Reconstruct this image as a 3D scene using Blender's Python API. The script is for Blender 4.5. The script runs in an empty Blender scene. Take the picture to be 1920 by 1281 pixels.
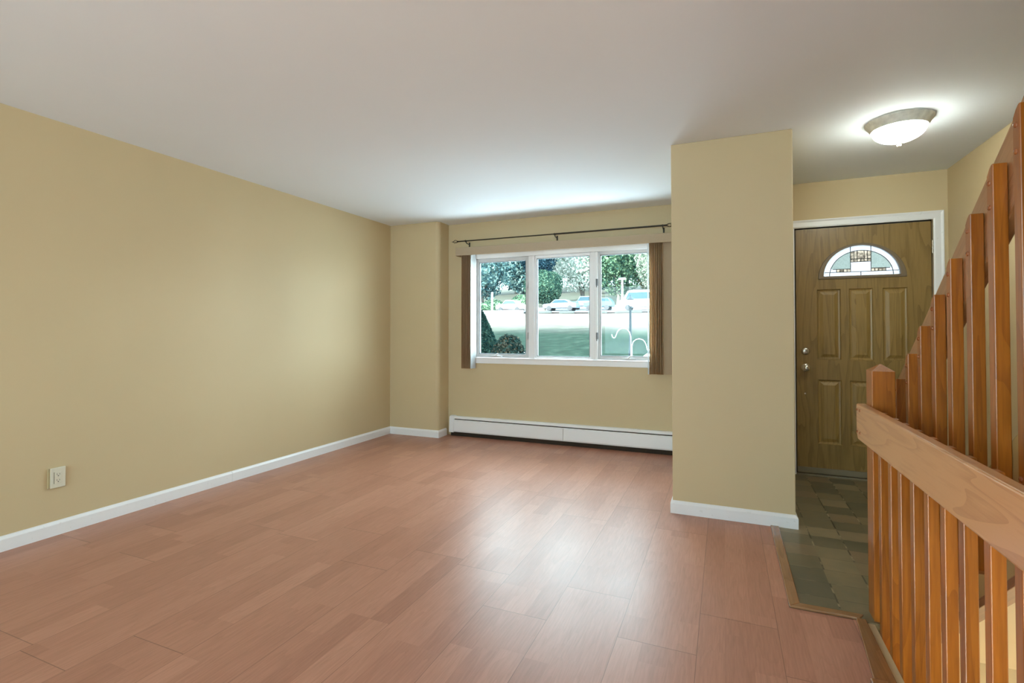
import bpy, bmesh, math, random
from mathutils import Vector, Matrix

# ---------------------------------------------------------------- camera, world, lights
scn = bpy.context.scene
COL = scn.collection
cam_d = bpy.data.cameras.new('camera')
cam = bpy.data.objects.new('camera', cam_d)
COL.objects.link(cam)
cam_d.sensor_width = 36.0
cam_d.lens = 947.8 / 1920 * 36.0
cam_d.shift_y = -(640.5 - 606.14) / 1920
cam_d.clip_start = 0.05
cam_d.clip_end = 600
cam.location = (0, 0, 1.195)
cam.rotation_euler = (math.radians(90 + 0.94), 0, math.radians(22.83))
scn.camera = cam

vs = scn.view_settings
vs.view_transform = 'Standard'
vs.look = 'None'
vs.exposure = 0.06
vs.gamma = 1.0
vs.use_curve_mapping = False
scn.cycles.max_bounces = 10
scn.cycles.diffuse_bounces = 6
scn.cycles.transparent_max_bounces = 16
scn.cycles.sample_clamp_indirect = 6.0

world = bpy.data.worlds.new('daylight')
scn.world = world
world.use_nodes = True
bgn = world.node_tree.nodes['Background']
bgn.inputs[0].default_value = (0.80, 0.92, 1.0, 1)
bgn.inputs[1].default_value = 10.0


def light(name, kind, loc, energy, color=(1, 1, 1), direction=None, size=(1, 1), **kw):
    l = bpy.data.lights.new(name, kind)
    l.energy = energy
    l.color = color
    if kind == 'AREA':
        l.shape = 'RECTANGLE'
        l.size, l.size_y = size
    for k, v in kw.items():
        setattr(l, k, v)
    o = bpy.data.objects.new(name, l)
    COL.objects.link(o)
    o.location = loc
    if direction is not None:
        o.rotation_euler = Vector(direction).to_track_quat('-Z', 'Y').to_euler()
    return o


light('sun', 'SUN', (0, -20, 30), 24.0, (1.0, 0.95, 0.88), (0.5, 0.8, -0.42), angle=0.02)
# added fill light behind the camera, aimed up to brighten the ceiling
light('rear_ceiling_fill', 'AREA', (-1.6, -2.2, 0.8), 35, (0.64, 0.87, 1.0), (0, 0.18, 0.98), (2.6, 1.2))
# added fill light below the sill, aimed up through the window at the ceiling
light('sill_ceiling_fill', 'AREA', (-1.6, 6.0, 0.35), 205, (0.88, 0.935, 1.0), (0, -0.62, 0.78), (3.0, 1.0))
# added fill light above the window head, brightening floor and lower walls
light('front_window_fill', 'AREA', (-1.6, 7.6, 3.6), 380, (0.90, 0.945, 1.0), (0, -0.80, -0.60), (4.5, 1.3))
# added fill light beside the view, slanting in to brighten the left wall
light('side_wall_fill', 'AREA', (2.4, 8.4, 1.6), 510, (0.92, 0.97, 1.0), (-1.0, -0.90, 0.06), (3.0, 2.4))
portal = light('window_portal', 'AREA', (-1.6, 5.30, 1.45), 1, (1, 1, 1), (0, -1, 0), (2.1, 1.25))
portal.data.cycles.is_portal = True
light('lower_hall_lamp', 'POINT', (1.25, 2.2, -1.5), 22, (1.0, 0.93, 0.80), shadow_soft_size=0.12)

# ---------------------------------------------------------------- dimensions
H = 2.44
XL, Y1, XB, YW = -3.63, 4.93, -2.975, 5.157
YP, P1, P2 = 3.506, -0.3245, 0.3888
YD, XR = 4.849, 1.58
YB = -3.1
TX = 0.25          # left edge of the tiled foyer floor
TY = 2.50          # near edge of the tiled foyer floor
FX = 0.53          # edge of the floor at the stair well
WELL = 2.70         # far end of the stair well

# ---------------------------------------------------------------- materials
MATS = {}


class NT:
    def __init__(s, name):
        s.m = bpy.data.materials.new(name)
        s.m.use_nodes = True
        s.t = s.m.node_tree
        s.t.nodes.clear()
        s.out = s.n('ShaderNodeOutputMaterial')

    def n(s, t, **kw):
        x = s.t.nodes.new(t)
        for k, v in kw.items():
            setattr(x, k, v)
        return x

    def l(s, a, b):
        s.t.links.new(a, b)

    def setin(s, node, key, v):
        if isinstance(v, bpy.types.NodeSocket):
            s.l(v, node.inputs[key])
        else:
            node.inputs[key].default_value = v

    def math(s, op, a, b=0.0, c=None):
        x = s.n('ShaderNodeMath', operation=op)
        s.setin(x, 0, a)
        s.setin(x, 1, b)
        if c is not None:
            s.setin(x, 2, c)
        return x.outputs[0]

    def mix(s, fac, a, b, blend='MIX'):
        x = s.n('ShaderNodeMix', data_type='RGBA', blend_type=blend)
        s.setin(x, 0, fac)
        s.setin(x, 6, a)
        s.setin(x, 7, b)
        return x.outputs[2]

    def noise(s, vec, scale, detail=3, rough=0.5, dist=0.0):
        x = s.n('ShaderNodeTexNoise')
        s.l(vec, x.inputs['Vector'])
        x.inputs['Scale'].default_value = scale
        x.inputs['Detail'].default_value = detail
        x.inputs['Roughness'].default_value = rough
        x.inputs['Distortion'].default_value = dist
        return x.outputs['Fac']

    def ramp(s, fac, stops):
        x = s.n('ShaderNodeValToRGB')
        s.l(fac, x.inputs[0])
        e = x.color_ramp.elements
        while len(e) < len(stops):
            e.new(0.5)
        for k, (p, c) in enumerate(stops):
            e[k].position = p
            e[k].color = (*c, 1) if len(c) == 3 else c
        return x.outputs[0]

    def pos(s):
        return s.n('ShaderNodeNewGeometry').outputs['Position']

    def objc(s):
        return s.n('ShaderNodeTexCoord').outputs['Object']

    def mapping(s, vec, scale=(1, 1, 1), rot=(0, 0, 0), loc=(0, 0, 0)):
        x = s.n('ShaderNodeMapping')
        s.l(vec, x.inputs[0])
        x.inputs['Location'].default_value = loc
        x.inputs['Rotation'].default_value = rot
        x.inputs['Scale'].default_value = scale
        return x.outputs[0]

    def bump(s, h, strength, dist=0.002):
        x = s.n('ShaderNodeBump')
        s.l(h, x.inputs['Height'])
        x.inputs['Strength'].default_value = strength
        x.inputs['Distance'].default_value = dist
        return x.outputs[0]

    def bsdf(s, color, rough=0.5, metal=0.0, spec=0.5, normal=None, **kw):
        b = s.n('ShaderNodeBsdfPrincipled')
        if isinstance(color, (tuple, list)):
            color = (*color, 1) if len(color) == 3 else color
        s.setin(b, 'Base Color', color)
        s.setin(b, 'Roughness', rough)
        s.setin(b, 'Metallic', metal)
        s.setin(b, 'Specular IOR Level', spec)
        if normal is not None:
            s.l(normal, b.inputs['Normal'])
        for k, v in kw.items():
            s.setin(b, k, v)
        s.l(b.outputs[0], s.out.inputs[0])
        return b


def reg(key, nt):
    MATS[key] = nt.m
    return nt.m


def plain(key, color, rough=0.5, metal=0.0, spec=0.5, var=0.04, scale=6.0, bump=0.0, bscale=200.0):
    n = NT(key)
    p = n.pos()
    f = n.noise(p, scale, 3)
    c1 = tuple(max(0, x * (1 - var)) for x in color)
    c2 = tuple(min(1, x * (1 + var)) for x in color)
    col = n.ramp(f, [(0.3, c1), (0.7, c2)])
    nm = None
    if bump:
        nm = n.bump(n.noise(p, bscale, 2), bump)
    n.bsdf(col, rough, metal, spec, nm)
    return reg(key, n)


def wood(key, light_c, dark_c, axis='Z', rot=(0, 0, 0), rough=0.35, coat=0.3, freq=1.0, cathedral=0.5):
    n = NT(key)
    o = n.objc()
    if rot != (0, 0, 0):
        o = n.mapping(o, (1, 1, 1), rot)
    sc = {'X': (1.2, 26, 26), 'Y': (26, 1.2, 26), 'Z': (26, 26, 1.2)}[axis]
    sc2 = {'X': (0.8, 7, 7), 'Y': (7, 0.8, 7), 'Z': (7, 7, 0.8)}[axis]
    info = n.n('ShaderNodeObjectInfo')
    rnd = n.math('MULTIPLY', info.outputs['Random'], 17.0)
    comb = n.n('ShaderNodeCombineXYZ')
    n.l(rnd, comb.inputs[0]); n.l(rnd, comb.inputs[1])
    add = n.n('ShaderNodeVectorMath', operation='ADD')
    n.l(o, add.inputs[0]); n.l(comb.outputs[0], add.inputs[1])
    o = add.outputs[0]
    fine = n.noise(n.mapping(o, sc), 5.0 * freq, 4, 0.6)
    low = n.noise(n.mapping(o, sc2), 1.0 * freq, 2, 0.5, 0.4)
    rings = n.math('FRACT', n.math('MULTIPLY', low, 9.0))
    rings = n.math('POWER', rings, 2.0)
    v = n.math('ADD', n.math('MULTIPLY', fine, 1 - cathedral * 0.6), n.math('MULTIPLY', rings, cathedral * 0.35))
    col = n.ramp(v, [(0.30, light_c), (0.50, tuple((a + b) / 2 for a, b in zip(light_c, dark_c))), (0.80, dark_c)])
    tone = n.math('MULTIPLY_ADD', info.outputs['Random'], 0.28, 0.86)
    col = n.mix(1.0, col, n.ramp(tone, [(0.0, (0, 0, 0)), (1.0, (1, 1, 1))]), 'MULTIPLY')
    nm = n.bump(fine, 0.15, 0.001)
    n.bsdf(col, rough, 0, 0.5, nm, **{'Coat Weight': coat, 'Coat Roughness': 0.18})
    return reg(key, n)


def build_materials():
    # painted walls
    n = NT('wall_paint')
    p = n.pos()
    col = n.ramp(n.noise(p, 1.3, 2), [(0.3, (0.610, 0.492, 0.300)), (0.7, (0.635, 0.512, 0.314))])
    n.bsdf(col, 0.55, 0, 0.35, n.bump(n.noise(p, 140, 2), 0.05))
    reg('wall_paint', n)
    plain('ceiling_paint', (0.79, 0.85, 0.92), 0.8, spec=0.2, var=0.008, scale=1.2, bump=0.04, bscale=90)
    plain('cream_paint', (0.72, 0.62, 0.43), 0.6, var=0.01)
    plain('skirt_paint', (0.42, 0.31, 0.13), 0.5, var=0.05)
    # white trim with faint scuffs
    n = NT('white_trim')
    p = n.pos()
    sc = n.math('GREATER_THAN', n.noise(p, 38, 3), 0.70)
    col = n.mix(n.math('MULTIPLY', sc, 0.25), (0.88, 0.89, 0.91, 1), (0.60, 0.58, 0.55, 1))
    n.bsdf(col, 0.35, 0, 0.5)
    reg('white_trim', n)
    plain('white_vinyl', (0.87, 0.87, 0.89), 0.3, var=0.01)
    plain('sash_vinyl', (0.60, 0.60, 0.61), 0.35, var=0.02)
    plain('grey_seal', (0.16, 0.17, 0.18), 0.6, var=0.05)
    plain('white_enamel', (0.88, 0.88, 0.90), 0.3, var=0.015)
    plain('dark_void', (0.03, 0.018, 0.01), 0.8)
    plain('plate_ivory', (0.72, 0.69, 0.56), 0.35, var=0.01)
    plain('plate_shadow_box', (0.50, 0.42, 0.25), 0.5, var=0.02)
    plain('slot_dark', (0.08, 0.07, 0.06), 0.6)
    plain('black_iron', (0.035, 0.028, 0.018), 0.4, metal=0.5, var=0.2)
    plain('nickel', (0.62, 0.60, 0.56), 0.25, metal=1.0, var=0.05, scale=40)
    plain('rim_nickel', (0.78, 0.80, 0.74), 0.5, metal=0.1, var=0.14, scale=28)
    plain('door_gap', (0.02, 0.018, 0.012), 0.7)
    plain('sweep_grey', (0.20, 0.17, 0.11), 0.6, var=0.1)
    plain('lead_came', (0.05, 0.05, 0.055), 0.5, metal=0.3)
    plain('fan_frame', (0.17, 0.125, 0.075), 0.4, var=0.05)

    # fabric of vertical blind
    n = NT('blind_fabric')
    p = n.pos()
    f = n.noise(n.mapping(p, (60, 60, 300)), 4, 3)
    col = n.ramp(f, [(0.3, (0.70, 0.56, 0.39)), (0.7, (0.84, 0.68, 0.49))])
    b = n.bsdf(col, 0.8, 0, 0.2)
    tl = n.n('ShaderNodeBsdfTranslucent'); n.l(col, tl.inputs[0])
    mx = n.n('ShaderNodeMixShader'); mx.inputs[0].default_value = 0.30
    n.l(b.outputs[0], mx.inputs[1]); n.l(tl.outputs[0], mx.inputs[2]); n.l(mx.outputs[0], n.out.inputs[0])
    reg('blind_fabric', n)
    n = NT('valance_fabric')
    p = n.pos()
    f = n.noise(n.mapping(p, (60, 60, 300)), 4, 3)
    col = n.ramp(f, [(0.3, (0.43, 0.33, 0.225)), (0.7, (0.53, 0.415, 0.295))])
    b = n.bsdf(col, 0.8, 0, 0.2)
    tl = n.n('ShaderNodeBsdfTranslucent'); n.l(col, tl.inputs[0])
    mx = n.n('ShaderNodeMixShader'); mx.inputs[0].default_value = 0.05
    n.l(b.outputs[0], mx.inputs[1]); n.l(tl.outputs[0], mx.inputs[2]); n.l(mx.outputs[0], n.out.inputs[0])
    reg('valance_fabric', n)
    plain('slat_window_lit', (0.50, 0.53, 0.55), 0.6, var=0.03)  # end slats: window light on the fabric put into a paler colour

    # oak
    wood('baluster_wood', (0.40, 0.125, 0.010), (0.20, 0.050, 0.003), 'Z', rough=0.34, coat=0.2)  # same oak as the level rail; weaker light on balusters put into colour
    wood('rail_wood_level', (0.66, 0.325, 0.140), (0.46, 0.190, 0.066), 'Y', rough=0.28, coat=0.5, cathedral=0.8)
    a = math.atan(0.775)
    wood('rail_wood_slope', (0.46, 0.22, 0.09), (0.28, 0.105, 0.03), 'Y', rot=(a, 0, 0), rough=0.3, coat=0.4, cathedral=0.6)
    wood('tread_wood', (0.45, 0.20, 0.06), (0.28, 0.1, 0.03), 'X')
    wood('strip_wood', (0.30, 0.135, 0.05), (0.19, 0.08, 0.03), 'Y', rough=0.22, coat=0.6)
    wood('strip_wood_cross', (0.30, 0.16, 0.07), (0.20, 0.09, 0.035), 'X', rough=0.22, coat=0.6)
    plain('plug_wood', (0.27, 0.085, 0.025), 0.25, var=0.1, scale=60)
    wood('door_wood', (0.285, 0.180, 0.052), (0.155, 0.089, 0.018), 'Z', rough=0.42, coat=0.15, freq=0.9, cathedral=0.7)
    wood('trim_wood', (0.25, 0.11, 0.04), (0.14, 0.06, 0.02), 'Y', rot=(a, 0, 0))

    # laminate floor
    n = NT('laminate')
    p = n.pos()
    sp = n.n('ShaderNodeSeparateXYZ'); n.l(p, sp.inputs[0])
    x, y = sp.outputs[0], sp.outputs[1]

    def wn(*a):
        w = n.n('ShaderNodeTexWhiteNoise', noise_dimensions='2D')
        c = n.n('ShaderNodeCombineXYZ')
        for k, v in enumerate(a):
            n.setin(c, k, v)
        n.l(c.outputs[0], w.inputs['Vector'])
        return w.outputs['Value']
    u = n.math('DIVIDE', n.math('ADD', x, 0.105), 0.292)
    row = n.math('FLOOR', u)
    fx = n.math('FRACT', u)
    par = n.math('MULTIPLY', n.math('FRACT', n.math('MULTIPLY', row, 0.5)), 2.0)      # 1 for odd rows
    near = n.math('GREATER_THAN', row, -4.5)
    rnd = n.math('MULTIPLY', n.math('MULTIPLY', wn(row, 3.7), 1.19), n.math('SUBTRACT', 1.0, near))
    off = n.math('ADD', n.math('MULTIPLY', par, 0.30), rnd)
    v = n.math('DIVIDE', n.math('ADD', n.math('SUBTRACT', y, 2.30), off), 1.19)
    v = n.math('ADD', v, 40.0)
    brow = n.math('FLOOR', v)
    fy = n.math('FRACT', v)
    seamx = n.math('LESS_THAN', fx, 0.0085)
    seamy = n.math('LESS_THAN', fy, 0.0028)
    seam = n.math('MAXIMUM', seamx, seamy)
    strip = n.math('FLOOR', n.math('MULTIPLY', u, 3.0))
    sy = n.math('DIVIDE', n.math('ADD', y, n.math('MULTIPLY', wn(strip, brow), 0.6)), 0.56)
    blk = n.math('FLOOR', n.math('ADD', sy, 40.0))
    tone = wn(n.math('ADD', strip, 0.37), n.math('ADD', blk, n.math('MULTIPLY', brow, 7.3)))
    comb = n.n('ShaderNodeCombineXYZ')
    n.l(n.math('ADD', x, n.math('MULTIPLY', tone, 9.0)), comb.inputs[0])
    n.l(y, comb.inputs[1])
    g1 = n.noise(n.mapping(comb.outputs[0], (55, 3.2, 1)), 2.5, 5, 0.6)
    low = n.noise(n.mapping(comb.outputs[0], (8, 0.9, 1)), 1.2, 2, 0.5, 0.5)
    rings = n.math('POWER', n.math('FRACT', n.math('MULTIPLY', low, 10.0)), 3.0)
    base = n.ramp(tone, [(0.0, (0.392, 0.180, 0.122)), (0.35, (0.425, 0.198, 0.135)),
                         (0.7, (0.448, 0.212, 0.145)), (1.0, (0.485, 0.236, 0.163))])
    grain = n.ramp(g1, [(0.30, (0.84, 0.81, 0.78)), (0.65, (1.06, 1.06, 1.06))])
    col = n.mix(0.8, base, grain, 'MULTIPLY')
    col = n.mix(n.math('MULTIPLY', rings, 0.16), col, (0.22, 0.10, 0.05, 1))
    col = n.mix(n.math('MULTIPLY', seam, 0.6), col, (0.12, 0.05, 0.03, 1))
    hgt = n.math('SUBTRACT', n.math('MULTIPLY', g1, 0.15), seam)
    rough = n.math('MULTIPLY_ADD', n.noise(p, 3.0, 3), 0.08, 0.32)
    n.bsdf(col, rough, 0, 0.40, n.bump(hgt, 0.15, 0.0015))
    reg('laminate', n)

    # slate-look foyer tile
    n = NT('foyer_tile')
    p = n.pos()
    sp = n.n('ShaderNodeSeparateXYZ'); n.l(p, sp.inputs[0])
    tx = n.math('ADD', n.math('DIVIDE', n.math('SUBTRACT', sp.outputs[0], 0.287), 0.160), 20)
    ty = n.math('ADD', n.math('DIVIDE', n.math('SUBTRACT', sp.outputs[1], 2.653), 0.154), 20)
    gx = n.math('LESS_THAN', n.math('FRACT', tx), 0.045)
    gy = n.math('LESS_THAN', n.math('FRACT', ty), 0.022)
    c = n.n('ShaderNodeCombineXYZ')
    n.l(n.math('FLOOR', tx), c.inputs[0]); n.l(n.math('FLOOR', ty), c.inputs[1])
    w = n.n('ShaderNodeTexWhiteNoise', noise_dimensions='2D'); n.l(c.outputs[0], w.inputs['Vector'])
    w2 = n.n('ShaderNodeTexWhiteNoise', noise_dimensions='2D')
    n.l(n.mapping(c.outputs[0], (1, 1, 1), loc=(5.3, 2.1, 0)), w2.inputs['Vector'])
    tc = n.ramp(w.outputs['Value'], [(0.0, (0.110, 0.100, 0.064)), (0.4, (0.180, 0.150, 0.088)), (0.75, (0.235, 0.190, 0.115)), (1.0, (0.200, 0.145, 0.088))])
    mott = n.noise(p, 9, 5, 0.6)
    tc = n.mix(0.7, tc, n.ramp(mott, [(0.25, (0.62, 0.70, 0.66)), (0.7, (1.22, 1.15, 1.1))]), 'MULTIPLY')
    gxv = n.math('MULTIPLY', gx, n.math('GREATER_THAN', w2.outputs['Value'], 0.15))
    gro = n.math('MAXIMUM', gxv, n.math('MULTIPLY', gy, 0.75))
    gcol = n.ramp(n.noise(p, 14, 3), [(0.50, (0.035, 0.028, 0.016)), (0.62, (0.32, 0.27, 0.17))])
    col = n.mix(n.math('MULTIPLY', gro, 0.8), tc, gcol)
    n.bsdf(col, n.math('MULTIPLY_ADD', mott, 0.25, 0.28), 0, 0.45, n.bump(n.math('SUBTRACT', n.math('MULTIPLY', mott, 0.5), gro), 0.3, 0.003))
    reg('foyer_tile', n)

    # window glass with the faint tint of coated panes
    n = NT('clear_glass')
    tr = n.n('ShaderNodeBsdfTransparent'); tr.inputs[0].default_value = (0.90, 0.985, 0.985, 1)
    gl = n.n('ShaderNodeBsdfGlossy'); gl.inputs[1].default_value = 0.0
    fr = n.n('ShaderNodeFresnel'); fr.inputs[0].default_value = 1.45
    mx = n.n('ShaderNodeMixShader')
    n.l(n.math('MULTIPLY', fr.outputs[0], 0.3), mx.inputs[0]); n.l(tr.outputs[0], mx.inputs[1]); n.l(gl.outputs[0], mx.inputs[2])
    n.l(mx.outputs[0], n.out.inputs[0])
    reg('clear_glass', n)
    # obscured art glass: pale textured and amber kinds
    for key, c0, tw in (('frosted_glass', (0.44, 0.46, 0.48), 0.45), ('plain_art_glass', (0.74, 0.80, 0.74), 0.4), ('amber_glass', (1.0, 0.90, 0.76), 0.3)):
        n = NT(key)
        p = n.pos()
        f = n.noise(p, 120 if key != 'amber_glass' else 45, 3)
        cc = n.ramp(f, [(0.35, tuple(v * (0.45 if key == 'amber_glass' else 0.85) for v in c0)), (0.6, c0)])
        tr = n.n('ShaderNodeBsdfTransparent'); n.l(cc, tr.inputs[0])
        tl = n.n('ShaderNodeBsdfTranslucent'); n.l(cc, tl.inputs[0])
        gl = n.n('ShaderNodeBsdfGlossy'); gl.inputs[1].default_value = 0.15
        m1 = n.n('ShaderNodeMixShader'); m1.inputs[0].default_value = tw
        n.l(tr.outputs[0], m1.inputs[1]); n.l(tl.outputs[0], m1.inputs[2])
        m2 = n.n('ShaderNodeMixShader'); m2.inputs[0].default_value = 0.05
        n.l(m1.outputs[0], m2.inputs[1]); n.l(gl.outputs[0], m2.inputs[2])
        n.l(m2.outputs[0], n.out.inputs[0])
        reg(key, n)
    # lit lamp glass
    n = NT('lamp_glass')
    em = n.n('ShaderNodeEmission'); em.inputs[0].default_value = (0.96, 1.0, 0.88, 1); em.inputs[1].default_value = 52.0
    n.l(em.outputs[0], n.out.inputs[0])
    reg('lamp_glass', n)

    # outside
    def leafy(key, a, b, c, trans=0.25):
        n = NT(key)
        p = n.pos()
        f = n.noise(p, 1.6, 3, 0.6)
        info = n.n('ShaderNodeNewGeometry')
        r = info.outputs['Random Per Island']
        v = n.math('ADD', n.math('MULTIPLY', f, 0.5), n.math('MULTIPLY', r, 0.5))
        col = n.ramp(v, [(0.25, a), (0.5, b), (0.75, c)])
        d = n.n('ShaderNodeBsdfDiffuse'); n.l(col, d.inputs[0])
        t = n.n('ShaderNodeBsdfTranslucent'); n.l(col, t.inputs[0])
        m = n.n('ShaderNodeMixShader'); m.inputs[0].default_value = trans
        n.l(d.outputs[0], m.inputs[1]); n.l(t.outputs[0], m.inputs[2])
        n.l(m.outputs[0], n.out.inputs[0])
        return reg(key, n)
    leafy('leaf_teal', (0.020, 0.052, 0.066), (0.070, 0.140, 0.150), (0.30, 0.42, 0.38))
    leafy('leaf_pine', (0.010, 0.030, 0.050), (0.024, 0.062, 0.090), (0.060, 0.120, 0.145))
    leafy('leaf_green', (0.014, 0.045, 0.040), (0.055, 0.115, 0.080), (0.22, 0.34, 0.20))
    leafy('leaf_pale', (0.28, 0.37, 0.33), (0.60, 0.65, 0.58), (0.85, 0.84, 0.80))
    leafy('leaf_round', (0.012, 0.038, 0.036), (0.038, 0.085, 0.064), (0.13, 0.21, 0.14))
    leafy('leaf_sage', (0.08, 0.13, 0.10), (0.22, 0.26, 0.20), (0.42, 0.42, 0.36))
    leafy('leaf_yellow', (0.08, 0.14, 0.055), (0.26, 0.29, 0.13), (0.50, 0.42, 0.30))
    leafy('leaf_dark', (0.004, 0.016, 0.018), (0.010, 0.034, 0.032), (0.040, 0.082, 0.066))
    leafy('leaf_russet', (0.008, 0.022, 0.024), (0.018, 0.042, 0.038), (0.085, 0.070, 0.052))
    plain('bark', (0.10, 0.09, 0.08), 0.9, var=0.3, scale=3)
    plain('asphalt', (0.20, 0.20, 0.215), 0.85, var=0.05, scale=0.5)
    plain('curb_stone', (0.06, 0.07, 0.07), 0.8, var=0.2, scale=2)
    plain('post_white', (0.45, 0.48, 0.50), 0.6)
    plain('hook_white', (0.88, 0.90, 0.92), 0.4)
    plain('lamp_blue', (0.010, 0.022, 0.032), 0.5)
    plain('car_silver', (0.18, 0.25, 0.31), 0.3, metal=0.2)
    plain('car_white', (0.86, 0.86, 0.88), 0.3)
    plain('car_blue', (0.06, 0.14, 0.18), 0.3)
    plain('car_glass', (0.04, 0.07, 0.09), 0.1)
    plain('tyre', (0.04, 0.04, 0.045), 0.8)
    plain('siding', (0.62, 0.60, 0.56), 0.8)
    n = NT('lawn_grass')
    p = n.pos()
    sp = n.n('ShaderNodeSeparateXYZ'); n.l(p, sp.inputs[0])
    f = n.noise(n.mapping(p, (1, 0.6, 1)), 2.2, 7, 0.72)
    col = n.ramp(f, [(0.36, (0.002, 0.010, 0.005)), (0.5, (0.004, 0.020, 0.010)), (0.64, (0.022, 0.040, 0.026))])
    dry = n.math('SMOOTH_MIN', 1.0, n.math('MAXIMUM', 0.0, n.math('DIVIDE', n.math('SUBTRACT', sp.outputs[1], 30.0), 10.0)), 0.1)  # dry beyond the shade edge; sunlit paleness also put into the colour
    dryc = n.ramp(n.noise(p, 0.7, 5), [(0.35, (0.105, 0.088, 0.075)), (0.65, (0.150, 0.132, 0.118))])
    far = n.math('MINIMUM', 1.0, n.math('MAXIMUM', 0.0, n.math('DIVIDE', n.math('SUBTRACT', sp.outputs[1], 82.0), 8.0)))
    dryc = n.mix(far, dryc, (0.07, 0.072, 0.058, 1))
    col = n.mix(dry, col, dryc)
    n.bsdf(col, 0.95, 0, 0.1)
    reg('lawn_grass', n)


build_materials()


# ---------------------------------------------------------------- mesh helpers
class MB:
    def __init__(s):
        s.v = []
        s.f = []

    def add(s, verts, faces):
        b = len(s.v)
        s.v += [tuple(v) for v in verts]
        s.f += [tuple(i + b for i in f) for f in faces]
        return s

    def box(s, x0, x1, y0, y1, z0, z1):
        vs_ = [(x0, y0, z0), (x1, y0, z0), (x1, y1, z0), (x0, y1, z0), (x0, y0, z1), (x1, y0, z1), (x1, y1, z1), (x0, y1, z1)]
        return s.add(vs_, [(0, 3, 2, 1), (4, 5, 6, 7), (0, 1, 5, 4), (1, 2, 6, 5), (2, 3, 7, 6), (3, 0, 4, 7)])

    def prism(s, pts, axis, a, b):
        """2-D outline pts extruded along axis between a and b."""
        n = len(pts)

        def P(p, t):
            if axis == 'X': return (t, p[0], p[1])
            if axis == 'Y': return (p[0], t, p[1])
            return (p[0], p[1], t)
        v = [P(p, a) for p in pts] + [P(p, b) for p in pts]
        f = [tuple(range(n)), tuple(range(2 * n - 1, n - 1, -1))]
        f += [(i, i + n, (i + 1) % n + n, (i + 1) % n) for i in range(n)]
        return s.add(v, f)

    def tube(s, pts, r, seg=10, caps=True):
        pts = [Vector(p) for p in pts]
        rs = r if isinstance(r, (list, tuple)) else [r] * len(pts)
        rings = []
        up = None
        for i, p in enumerate(pts):
            d = (pts[min(i + 1, len(pts) - 1)] - pts[max(i - 1, 0)]).normalized()
            if up is None:
                up = Vector((0, 0, 1)) if abs(d.z) < 0.9 else Vector((1, 0, 0))
            a = d.cross(up)
            if a.length < 1e-5:
                a = d.orthogonal()
            a.normalize()
            b = a.cross(d).normalized()
            up = b
            rings.append([p + (a * math.cos(t) + b * math.sin(t)) * rs[i] for t in [2 * math.pi * k / seg for k in range(seg)]])
        v = [q for ring in rings for q in ring]
        f = []
        for i in range(len(pts) - 1):
            for k in range(seg):
                f.append((i * seg + k, i * seg + (k + 1) % seg, (i + 1) * seg + (k + 1) % seg, (i + 1) * seg + k))
        if caps:
            f.append(tuple(range(seg - 1, -1, -1)))
            f.append(tuple((len(pts) - 1) * seg + k for k in range(seg)))
        return s.add(v, f)

    def lathe(s, prof, c, axis='Z', seg=48):
        """prof: list of (radius, height along axis)."""
        v, f = [], []
        n = len(prof)
        for k in range(seg):
            t = 2 * math.pi * k / seg
            for (r, h) in prof:
                a, b = r * math.cos(t), r * math.sin(t)
                if axis == 'Z': v.append((c[0] + a, c[1] + b, c[2] + h))
                elif axis == 'Y': v.append((c[0] + a, c[1] + h, c[2] + b))
                else: v.append((c[0] + h, c[1] + a, c[2] + b))
        for k in range(seg):
            for i in range(n - 1):
                f.append((k * n + i, ((k + 1) % seg) * n + i, ((k + 1) % seg) * n + i + 1, k * n + i + 1))
        return s.add(v, f)


def obj(name, mb, mat, parent=None, bevel=0.0, smooth=False, seg=2):
    me = bpy.data.meshes.new(name)
    off = Vector((0, 0, 0))
    q = parent
    while q is not None:
        off += Vector(q.location)
        q = q.parent
    me.from_pydata([tuple(Vector(v) - off) for v in mb.v], [], mb.f)
    bm = bmesh.new()
    bm.from_mesh(me)
    bmesh.ops.remove_doubles(bm, verts=bm.verts, dist=1e-6)
    bmesh.ops.recalc_face_normals(bm, faces=bm.faces)
    bm.to_mesh(me)
    bm.free()
    me.materials.append(MATS[mat])
    o = bpy.data.objects.new(name, me)
    COL.objects.link(o)
    if parent is not None:
        o.parent = parent
    if bevel:
        m = o.modifiers.new('bevel', 'BEVEL')
        m.width = bevel
        m.segments = seg
        m.limit_method = 'ANGLE'
        m.angle_limit = math.radians(40)
    if smooth:
        for p in me.polygons:
            p.use_smooth = True
        if bevel == 0:
            try:
                me.set_sharp_from_angle(angle=math.radians(45))
            except Exception:
                pass
    return o


def tag(o, label=None, cat=None, group=None, kind=None):
    if label: o['label'] = label
    if cat: o['category'] = cat
    if group: o['group'] = group
    if kind: o['kind'] = kind
    return o


def thing(name, label, cat, loc=(0, 0, 0), group=None, kind=None):
    o = bpy.data.objects.new(name, None)
    COL.objects.link(o)
    o.location = loc
    o.empty_display_size = 0.1
    return tag(o, label, cat, group, kind)


def struct(name, mb, mat, label, cat, bevel=0.0):
    return tag(obj(name, mb, mat, None, bevel), label, cat, kind='structure')


def dup(root, loc, label=None, group=None):
    r = root.copy(); COL.objects.link(r); r.location = loc
    if label: r['label'] = label
    if group: r['group'] = group
    for ch in list(root.children):
        c = ch.copy(); COL.objects.link(c); c.parent = r
        for g in list(ch.children):
            d = g.copy(); COL.objects.link(d); d.parent = c
    return r


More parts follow.
